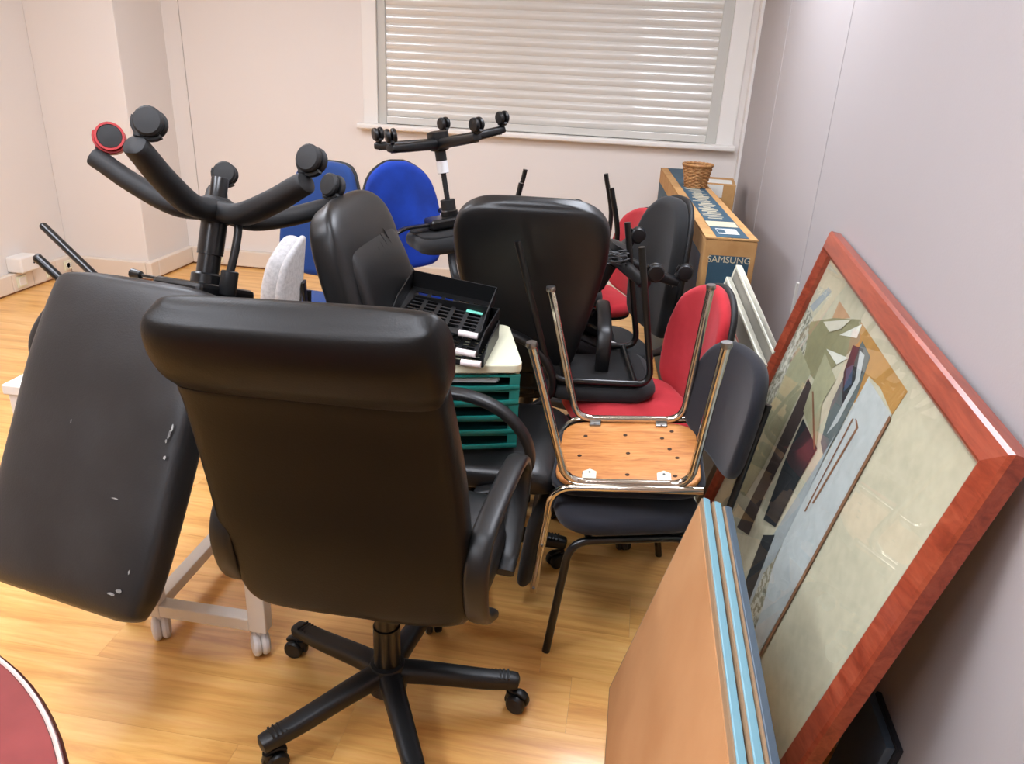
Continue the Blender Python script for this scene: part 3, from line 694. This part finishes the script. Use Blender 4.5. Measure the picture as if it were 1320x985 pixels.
# cable coil
cb = MB()
for k in range(9):
    pts = []
    for i in range(25):
        a = 2 * PI * i / 24; q = 1 + .06 * math.sin(3 * a + k)
        pts.append((.10 * q * math.cos(a) + .006 * math.sin(k * 2.1), .045 * q * math.sin(a) + .008 * math.cos(k * 1.7), .012 * math.sin(a * 2 + k) + .004 * k))
    cb.tube(pts, .0028, 6)
co = cb.build('cable_coil', 'cable', None, M=T(-.10, 2.74, .885) @ RZ(rad(10)) @ RX(rad(-25))); tag(co, 'coil of thin grey cables hung on the star base of the upturned swivel chair', 'cable')

# ---------------------------------------------------------- white mobile table under the overturned chair
t = empty('mobile_table', (-1.17, 1.95, 0))
def tb(nm, x0, x1, y0, y1, z0, z1, mt='white_metal', bv=.003):
    return MB().box(((x0 + x1) / 2 + 1.17, (y0 + y1) / 2 - 1.95, (z0 + z1) / 2), (x1 - x0, y1 - y0, z1 - z0)).build(nm, mt, t, smooth=0, bevel=bv)
tb('tabletop', -1.50, -.86, 1.53, 2.10, .718, .744)
tb('apron', -1.49, -.88, 1.535, 1.565, .66, .722)
for yy in (1.545, 2.04):
    tb('post', -1.215, -1.165, yy - .02, yy + .02, .085, .722); tb('post', -.905, -.855, yy - .02, yy + .02, .085, .722)
    tb('bottom_rail', -1.165, -.905, yy - .02, yy + .02, .087, .125)
tb('side_rail', -1.21, -1.17, 1.565, 2.02, .09, .125); tb('foot', -1.33, -1.215, 1.60, 1.63, .075, .105)
def table_caster(x, y, mt):
    m_ = MB(); m_.lathe([(.006, -.015), (.022, -.013), (.033, -.008), (.036, 0), (.033, .008), (.022, .013), (.006, .015)], 20, T(0, 0, .036) @ RY(PI / 2) @ T(0, 0, -.011))
    m_.lathe([(.006, -.015), (.022, -.013), (.033, -.008), (.036, 0), (.033, .008), (.022, .013), (.006, .015)], 20, T(0, 0, .036) @ RY(PI / 2) @ T(0, 0, .011))
    m_.tube([(0, 0, .05), (0, 0, .09)], .009, 8)
    return m_.build('caster', mt, t, M=T(x + 1.17, y - 1.95, 0) @ RZ(rad(35)))
table_caster(-1.18, 1.545, 'caster_white'); table_caster(-.885, 1.545, 'caster_white'); table_caster(-1.31, 1.615, 'plastic'); table_caster(-1.18, 2.04, 'caster_white'); table_caster(-.885, 2.04, 'caster_white')
tag(t, 'white metal mobile table on small casters under the overturned leather chair', 'table')

# ---------------------------------------------------------- drawer unit and letter trays
d = empty('drawer_unit', (-.45, 2.115, .484), (0, 0, rad(16)))
DW, DD, DH = .29, .34, .272
MB().prism(rrect(DW + .012, DD + .012, .03, 6), DH - .026, DH).build('top_panel', 'cream', d, smooth=40, bevel=.004)
bd = MB(); bd.box((-DW / 2 + .005, .01, (DH - .026) / 2), (.01, DD - .02, DH - .026)); bd.box((DW / 2 - .005, .01, (DH - .026) / 2), (.01, DD - .02, DH - .026)); bd.box((0, DD / 2 - .005, (DH - .026) / 2), (DW, .01, DH - .026)); bd.box((0, .01, .004), (DW, DD - .02, .008)); bd.build('body', 'cream', d, smooth=0)
for k in range(5):
    z0 = .010 + k * .0462
    dr = MB(); dr.box((0, 0, .002), (DW - .024, DD - .03, .004)); 
    for sx in (-1, 1): dr.box((sx * (DW / 2 - .014), 0, .018), (.004, DD - .03, .036))
    o = dr.build('drawer', 'green_dark', d, smooth=0, M=T(0, 0, z0))
    # scooped front: lip plus side cheeks
    lip = []
    for i in range(13):
        u = i / 12 * 2 - 1; lip.append((u * (DW / 2 - .002), -DD / 2 - .010 * (1 - u * u), 0))
    fm = MB(); fm.sweep([(x, y, .008) for x, y, z in lip], (.010, .014), side=(0, 1, 0), n=10)
    for sx in (-1, 1): fm.box((sx * (DW / 2 - .015), -DD / 2 + .003, .022), (.028, .012, .044))
    fm.box((0, -DD / 2 + .003, .041), (DW, .010, .005))
    fm.build('drawer_front', 'green_plastic', o, smooth=40)
    MB().box((0, -DD / 2 - .0118, .008), (.03, .003, .006)).build('label_tab', 'cream', o, smooth=0)
tag(d, 'cream topped desk drawer unit with five green drawers on the leather seat', 'drawer unit')
pp = MB()
for k in range(5): pp.box((0, 0, k * .0024), (.21, .297, .002), RZ(rad((k * 37 % 5) - 2)))
po = pp.build('paper_stack', 'paper', None, smooth=0, M=T(-.45, 2.115, .484) @ RZ(rad(16)) @ T(-.02, -.004, .2115)); tag(po, 'thin stack of white paper lying in the top green drawer', 'paper')
TW, TD, TH = .265, .235, .055
def tray(loc, rot, label, mint=False):
    r = empty('letter_tray', loc, rot)
    fm = MB(); nx, ny = 5, 8; mx, my = .022, .03
    cw = (TW - 2 * mx) / nx; cdp = (TD - 2 * my) / ny
    # slotted floor: longitudinal and cross bars
    fm.box((-TW / 2 + mx / 2, 0, 0), (mx, TD, .003)); fm.box((TW / 2 - mx / 2, 0, 0), (mx, TD, .003))
    fm.box((0, -TD / 2 + my / 2, 0), (TW - 2 * mx, my, .003)); fm.box((0, TD / 2 - my / 2, 0), (TW - 2 * mx, my, .003))
    for i in range(1, nx): fm.box((-TW / 2 + mx + i * cw, 0, 0), (.012, TD - 2 * my, .003))
    for j in range(1, ny): fm.box((0, -TD / 2 + my + j * cdp, 0), (TW - 2 * mx, .007, .0028))
    fm.build('slotted_floor', 'tray_black', r, smooth=0)
    wm = MB()
    for sx in (-1, 1): wm.prism([(-TD / 2, 0), (TD / 2, 0), (TD / 2, TH), (-TD / 2 + .06, TH * .9), (-TD / 2, .022)], -.0015, .0015, T(sx * TW / 2, 0, 0) @ Matrix(((0, 0, 1, 0), (1, 0, 0, 0), (0, 1, 0, 0), (0, 0, 0, 1))))
    wm.box((0, TD / 2, TH / 2), (TW, .003, TH)); wm.build('tray_wall', 'tray_black', r, smooth=0)
    for sx in (-1, 1):
        MB().tube([(sx * (TW / 2 - .062), -TD / 2 - .004, .008), (sx * (TW / 2 - .006), -TD / 2 - .004, .008)], .0095, 12).build('roller', 'handle_white', r)
    if mint: MB().box((TW / 2 - .045, .03, .0035), (.05, .022, .002)).build('sticker', 'sticker_mint', r, smooth=0)
    return tag(r, label, 'letter tray')
tray((-.492, 2.045, .766), (rad(1), rad(1), rad(0)), 'black slotted letter tray lowest of three on the cream drawer unit top')
tray((-.505, 2.075, .796), (rad(4), rad(3), rad(-3)), 'black slotted letter tray in the middle of the stack on the drawer unit')
tray((-.525, 2.15, .838), (.159, .13, .03), 'topmost black slotted letter tray with a mint green sticker and white rollers', mint=True)

# ---------------------------------------------------------- television box, basket, carton
a0 = Vector((.289, 3.01, 0)); a1 = Vector((.150, 5.08, 0)); dv = (a1 - a0); BL = dv.length; ang = math.atan2(dv.y, dv.x) - PI / 2
BT, BH = .198, .95
bx = empty('television_box', a0, (0, 0, ang))
MB().box((BT / 2, BL / 2, BH / 2 - .005), (BT, BL, BH - .01)).build('carton', 'cardboard', bx, smooth=0, bevel=.004)
lidm = MB(); lidm.box((BT / 4 - .001, BL / 2, BH - .004), (BT / 2 - .002, BL + .004, .006)); lidm.box((BT * .75 + .001, BL / 2, BH - .004), (BT / 2 - .002, BL + .004, .006)); lidm.build('lid_flap', 'cardboard', bx, smooth=0)
MB().box((BT / 2 + .004, BL / 2, BH + .0006), (BT * .62, BL - .02, .001)).build('top_print', 'box_blue', bx, smooth=0)
MB().box((-.0006, BL / 2 + .03, BH / 2 - .035), (.001, BL - .10, BH - .10)).build('side_print', 'box_blue', bx, smooth=0)
MB().box((BT / 2, -.0006, BH * .49), (BT * .78, .001, BH * .875)).build('end_print', 'box_blue', bx, smooth=0)
text_mesh('lettering', 'SAMSUNG', .036, 'box_print', bx, T(BT / 2, -.0016, BH - .085) @ RX(PI / 2))
tp = [(0.12, .08, .10, 'box_white'), (.27, .12, .11, 'box_print')]
for (yy, ww, ll, mt_) in tp: MB().box((BT / 2, yy, BH + .0016), (ww, ll, .001)).build('printed_label', mt_, bx, smooth=0)
MB().box((.075, .12, BH + .0024), (.03, .07, .0008)).build('printed_block', 'box_blue', bx, smooth=0)
pr = MB()
random.seed(3)
for k in range(26):
    yy = .40 + k * .034; pr.box((BT / 2 + random.uniform(-.012, .012), yy, BH + .0014), (random.uniform(.03, .085), random.uniform(.006, .018), .0008), )
pr.build('printed_pattern', 'box_print', bx, smooth=0)
MB().box((-.0016, 1.72, BH * .83), (.001, .16, .05)).build('side_badge', 'box_red', bx, smooth=0)
tag(bx, 'long flat blue and brown television carton with white lettering standing on edge', 'box')

def on_top(px, py, z):
    c = Vector((0, 0, CAM_H)); r_ = ray(px, py); return c + r_ * ((z - CAM_H) / r_.z)
bp = on_top(896, 241, BH + .003)
bk = empty('wicker_basket', (bp.x, bp.y, BH + .003))
wv = MB(); 
r0, r1, hb = .052, .074, .115
for k in range(13):
    z = .004 + k * (hb - .012) / 12; rr = r0 + (r1 - r0) * z / hb; pts = []
    for i in range(41):
        a = 2 * PI * i / 40; q = rr + .003 * math.cos(10 * a + (k % 2) * PI); pts.append((q * math.cos(a), q * math.sin(a), z))
    wv.tube(pts, .0052, 6)
wv.build('weave', 'wicker', bk, smooth=60)
sm = MB()
for i in range(20):
    a = 2 * PI * i / 20; sm.tube([(r0 * math.cos(a), r0 * math.sin(a), 0), (r1 * math.cos(a), r1 * math.sin(a), hb)], .003, 5)
sm.build('stakes', 'wicker', bk); MB().lathe([(.05, 0), (.05, .004)], 20).build('bottom', 'wicker', bk)
pts = [((r1 + .002) * math.cos(2 * PI * i / 40), (r1 + .002) * math.sin(2 * PI * i / 40), hb + .002 * (i % 2)) for i in range(41)]
MB().tube(pts, .0075, 8).build('rim', 'wicker', bk)
tag(bk, 'small round brown wicker basket on top of the television carton', 'basket')
cz = .93; q = on_top(920, 227, cz); cb_ = empty('cardboard_box', (.48, 4.80, 0), (0, 0, rad(-3)))
MB().box((.0, 0, cz / 2), (.20, .30, cz)).build('carton', 'cardboard', cb_, smooth=0, bevel=.004)
MB().box((0, -.04, cz + .001), (.16, .16, .001)).build('label', 'box_white', cb_, smooth=0)
MB().box((-.02, -.1506, cz - .04), (.10, .001, .07)).build('label', 'box_white', cb_, smooth=0)
tag(cb_, 'narrow plain brown carton with white label in the corner behind the television box', 'box')

# ---------------------------------------------------------- leaning boards with cream edges
P0 = Vector((.43, 2.95, .865)); P1 = Vector((.515, 2.50, .72))
def edge_board(name, k, off, label, thick, face, length_add=0.0, zoff=0.0):
    u = (P1 - P0).normalized(); L = (P1 - P0).length + .05 + length_add
    dn = Vector((-.10, 0, -1)); dn = (dn - u * dn.dot(u)).normalized(); nm = u.cross(dn).normalized()
    if nm.x > 0: nm = -nm
    o = P0 + u * L + nm * off + Vector((0, 0, zoff)); u = -u
    M_ = Matrix(((u.x, dn.x, nm.x, o.x), (u.y, dn.y, nm.y, o.y), (u.z, dn.z, nm.z, o.z), (0, 0, 0, 1)))
    r = empty(name, M_.translation, M_.to_euler())
    hgt = .735 + zoff / .95
    MB().box((L / 2, hgt / 2, thick / 2), (L, hgt, thick * .8)).build('panel', face, r, smooth=0)
    MB().box((L / 2, .006, thick / 2), (L, .012, thick)).build('edge_strip', 'strip_cream', r, smooth=0, bevel=.002)
    MB().box((L - .006, hgt / 2, thick / 2), (.012, hgt, thick)).build('edge_strip', 'strip_cream', r, smooth=0, bevel=.002)
    MB().box((L / 2, hgt - .006, thick / 2), (L, .012, thick)).build('edge_strip', 'strip_cream', r, smooth=0, bevel=.002)
    tag(r, label, 'board'); return r, L, thick
edge_board('framed_board', 0, .0, 'thick cream edged board, closest of the leaning boards to the wall', .024, 'board_grey')
r, L, th = edge_board('framed_board', 1, .034, 'grey board with cream edge and a yellow patch leaning beside the television box', .020, 'board_grey', zoff=-.05)
MB().box((L - .05, .05, th + .0005), (.05, .05, .002)).build('yellow_patch', 'yellow', r, smooth=0); MB().box((L - .25, .12, th + .0005), (.12, .09, .002)).build('pink_patch', 'art_pink', r, smooth=0)
r, L, th = edge_board('framed_board', 2, .066, 'grey board with a blue patch, outermost of the leaning boards', .016, 'board_grey', zoff=-.13)
MB().box((L - .30, .14, th + .0005), (.16, .14, .002)).build('blue_patch', 'art_blue', r, smooth=0); MB().box((L - .36, .25, th + .0005), (.12, .06, .002)).build('purple_patch', 'art_purple', r, smooth=0); MB().box((L - .2, .06, th + .0005), (.12, .06, .002)).build('pink_patch', 'art_pink', r, smooth=0)

# ---------------------------------------------------------- large framed picture leaning on the wall
Tf = Vector((.605, 2.483, 1.104)); Nf = Vector((.590, 1.111, 1.045))
u = (Nf - Tf).normalized(); PWD = (Nf - Tf).length
dn = Vector((-.22873, .04432, -.97248)); dn = (dn - u * dn.dot(u)).normalized()
nm = u.cross(dn).normalized(); nm = nm if nm.x < 0 else -nm      # towards the room
PHT = 1.068
Mp = Matrix(((-u.x, dn.x, nm.x, Nf.x), (-u.y, dn.y, nm.y, Nf.y), (-u.z, dn.z, nm.z, Nf.z), (0, 0, 0, 1)))
pic = empty('framed_picture', Mp.translation, Mp.to_euler())
FW = .062
def rail(p0, p1, inward):
    """mitred rail; p along outer edge, inward dir; profile raised at the inner third"""
    p0 = Vector(p0); p1 = Vector(p1); d_ = (p1 - p0).normalized(); inn = Vector(inward)
    prof = [(0, -.034), (0, -.006), (.006, 0), (FW * .70, .010), (FW * .78, .008), (FW, -.008), (FW, -.034)]
    rings = []
    for p, sg in ((p0, 1), (p1, -1)):
        rings.append([p + inn * a + d_ * (sg * a) + Vector((0, 0, z)) for a, z in prof])
    mb = MB(); mb.loft(rings); return mb
for p0, p1, i_ in (((0, 0, 0), (PWD, 0, 0), (0, 1, 0)), ((PWD, PHT, 0), (0, PHT, 0), (0, -1, 0)), ((0, PHT, 0), (0, 0, 0), (1, 0, 0)), ((PWD, 0, 0), (PWD, PHT, 0), (-1, 0, 0))):
    rail(p0, p1, i_).build('frame_rail', 'frame_red', pic, smooth=0)
MB().box((PWD / 2, PHT / 2, -.031), (PWD - .02, PHT - .02, .004)).build('backing', 'hardboard', pic, smooth=0)
MB().box((PWD / 2, PHT / 2, -.011), (PWD - 2 * FW + .004, PHT - 2 * FW + .004, .002)).build('glass', 'glass_pane', pic, smooth=0)
art = MB().box((PWD / 2, PHT / 2, -.0235), (PWD - 2 * FW + .004, PHT - 2 * FW + .004, .003)).build('artwork', 'p_paper', pic, smooth=0)
Minv = Mp.inverted(); lvl = [0]
XA0, XA1, YA0, YA1 = FW, PWD - FW, FW, PHT - FW
def clip(poly):
    def cl(P, f):
        out = []
        for i in range(len(P)):
            a, b_ = P[i - 1], P[i]; fa, fb = f(a), f(b_)
            if (fa >= 0) != (fb >= 0): t_ = fa / (fa - fb); out.append((a[0] + (b_[0] - a[0]) * t_, a[1] + (b_[1] - a[1]) * t_))
            if fb >= 0: out.append(b_)
        return out
    for f in (lambda p: p[0] - XA0, lambda p: XA1 - p[0], lambda p: p[1] - YA0, lambda p: YA1 - p[1]): poly = cl(poly, f) if poly else poly
    return poly
def shape(mt_, pix, name='painted_shape'):
    """pixel outline -> point on the picture plane"""
    pl = []
    for p in pix:
        q = Minv @ on_plane(p[0], p[1], Tf + nm * -.0215, nm); pl.append((q.x, q.y))
    pl = clip(pl)
    if len(pl) < 3: return
    lvl[0] += 1; z0 = -.0222 + lvl[0] * .00016
    MB().prism(pl, z0 - .0003, z0).build(name, mt_, art, smooth=0)
shape('p_cream', [(1062, 320), (1120, 405), (1060, 430), (1000, 420)])
shape('p_mottle', [(1000, 440), (1040, 380), (1050, 420), (1030, 470), (985, 560), (960, 640), (940, 600)])
shape('p_orange', [(1082, 388), (1096, 410), (1072, 412)])
shape('p_grey', [(1044, 395), (1068, 370), (1072, 376), (1048, 402)])
shape('p_tan', [(1110, 415), (1170, 505), (1150, 535), (1135, 500), (1120, 485), (1102, 520), (1090, 500)])
shape('p_olive', [(1045, 415), (1075, 410), (1110, 412), (1108, 440), (1080, 470), (1050, 490), (1035, 470)])
shape('p_khaki', [(1030, 445), (1045, 480), (1020, 530), (985, 600), (960, 640), (945, 625), (990, 530)])
shape('p_brown', [(1042, 488), (1050, 505), (1010, 590), (985, 640), (965, 690), (950, 680), (990, 600)])
shape('p_slate', [(1112, 440), (1122, 460), (1105, 510), (1080, 560), (1062, 590), (1058, 570), (1072, 520), (1095, 470)])
shape('p_dark', [(1100, 445), (1113, 450), (1112, 480), (1098, 505), (1085, 530), (1088, 480)])
shape('p_blue', [(1092, 475), (1100, 470), (1098, 495), (1088, 505)])
shape('p_pale', [(1109, 452), (1115, 458), (1108, 492), (1080, 545), (1066, 560), (1085, 525), (1103, 490)])
shape('p_khaki', [(1064, 455), (1078, 490), (1060, 520), (1052, 580), (1036, 530), (1046, 500)])
shape('p_white', [(1083, 432), (1112, 418), (1105, 436)])
shape('p_white', [(1066, 450), (1095, 462), (1079, 470)])
shape('p_cream', [(1062, 415), (1098, 412), (1085, 424), (1070, 428)])
shape('p_dark', [(1036, 540), (1054, 578), (1030, 620), (1000, 680), (985, 670), (1010, 600)])
shape('p_pale', [(1120, 488), (1150, 535), (1080, 660), (1020, 770), (975, 850), (950, 850), (1010, 700), (1060, 600)])
shape('p_grey', [(1060, 590), (1078, 560), (1040, 640), (1000, 720), (960, 800), (940, 800), (985, 710)])
shape('p_mottle', [(985, 740), (1000, 720), (985, 780), (965, 840), (950, 850), (945, 830), (965, 790)])
shape('p_dark', [(985, 690), (1000, 690), (965, 780), (945, 830), (935, 820)])
shape('p_line', [(1148, 536), (1150, 540), (1020, 778), (975, 860), (972, 860), (1016, 778)])
shape('p_line', [(1104, 540), (1106, 542), (1108, 552), (1050, 650), (1048, 649), (1105, 552)])
shape('p_line', [(1100, 540), (1102, 540), (1060, 620), (1040, 660), (1038, 660)])
shape('p_line', [(1048, 505), (1050, 505), (1052, 580), (1050, 580)])
tag(pic, 'big abstract painting under glass in a reddish wood frame leaning on the wall', 'framed picture')

# ---------------------------------------------------------- stack of glazed pictures with brown backs
def small_frame(k, base, top, y0, y1, label, edge, back=True):
    b_ = Vector((base, y1, 0)); t_ = Vector((top, y1, .62)); d_ = (t_ - b_).normalized(); H_ = (t_ - b_).length
    # local X along -Y (towards viewer), Y up the board, Z to the room (-x)
    X = Vector((0, -1, 0)); n_ = X.cross(d_).normalized()
    sgn = 1
    M_ = Matrix(((X.x, d_.x, n_.x, b_.x), (X.y, d_.y, n_.y, b_.y), (X.z, d_.z, n_.z, b_.z), (0, 0, 0, 1)))
    r_ = empty('framed_picture', M_.translation, M_.to_euler()); L_ = y1 - y0
    zs = 1 if n_.x < 0 else -1     # room side
    tk = .016
    for nm_, c, s_ in (('frame_rail', (L_ / 2, H_ - .008, 0), (L_, .016, tk)), ('frame_rail', (L_ / 2, .008, 0), (L_, .016, tk)), ('frame_rail', (.008, H_ / 2, 0), (.016, H_ - .032, tk)), ('frame_rail', (L_ - .008, H_ / 2, 0), (.016, H_ - .032, tk))):
        MB().box(c, s_).build(nm_, edge, r_, smooth=0, bevel=.002)
    MB().box((L_ / 2, H_ / 2, zs * (tk / 2 + .002)), (L_ - .006, H_ - .006, .004)).build('back_edge', 'hardboard_edge', r_, smooth=0)
    MB().box((L_ / 2, H_ / 2, zs * (tk / 2 + .005)), (L_ - .034, H_ - .034, .003)).build('backing', 'hardboard', r_, smooth=0)
    MB().box((L_ / 2, H_ / 2, -zs * .004), (L_ - .03, H_ - .03, .002)).build('glass', 'glass_pane', r_, smooth=0)
    MB().box((L_ / 2, H_ / 2, 0), (L_ - .03, H_ - .03, .002)).build('artwork', 'p_pale', r_, smooth=0)
    return tag(r_, label, 'framed picture')
small_frame(0, .083, .242, .72, 1.610, 'glazed picture with blue edge and bare brown hardboard back facing the chairs', 'frame_blue')
small_frame(1, .108, .267, .72, 1.600, 'blue edged glazed picture sandwiched directly behind the brown hardboard backed one', 'frame_blue')
small_frame(2, .131, .290, .74, 1.585, 'dark slate edged picture leaning loosely between the blue edged ones and the painting', 'frame_dark')
# dark folded panel behind the painting
r = empty('dark_panel', (.575, 1.32, 0), (0, 0, 0))
MB().box((0, 0, .16), (.018, .16, .32), RY(rad(8))).build('panel', 'frame_dark', r, smooth=0, bevel=.002)
MB().box((.02, 0, .16), (.012, .16, .32), RY(rad(8))).build('panel', 'navy_fabric', r, smooth=0, bevel=.002)
tag(r, 'dark blue grey panel tucked between the leaning painting and the wall', 'panel')

# ---------------------------------------------------------- round red table in the foreground
rt = empty('round_table', (-1.06, .16, 0))
RR = .625
MB().lathe([(.01, .70), (RR - .03, .70), (RR - .004, .706), (RR, .714), (RR, .722), (RR - .004, .7275)], 96).build('table_edge', 'table_edge', rt, smooth=50)
MB().lathe([(.01, .7245), (RR - .012, .7245), (RR - .012, .730), (RR - .014, .7305), (.01, .7305)], 96).build('tabletop', 'table_red', rt, smooth=50)
pts = [((RR - .008) * math.cos(2 * PI * i / 96), (RR - .008) * math.sin(2 * PI * i / 96), .7285) for i in range(97)]
MB().tube(pts, .003, 6).build('trim', 'table_trim', rt)
MB().lathe([(.04, .02), (.04, .70)], 24).build('column', 'steel', rt); MB().lathe([(.28, 0), (.28, .012), (.05, .03)], 40).build('foot_plate', 'steel', rt)
tag(rt, 'round mahogany red table with pale edge line in the corner beside the office chair', 'table')
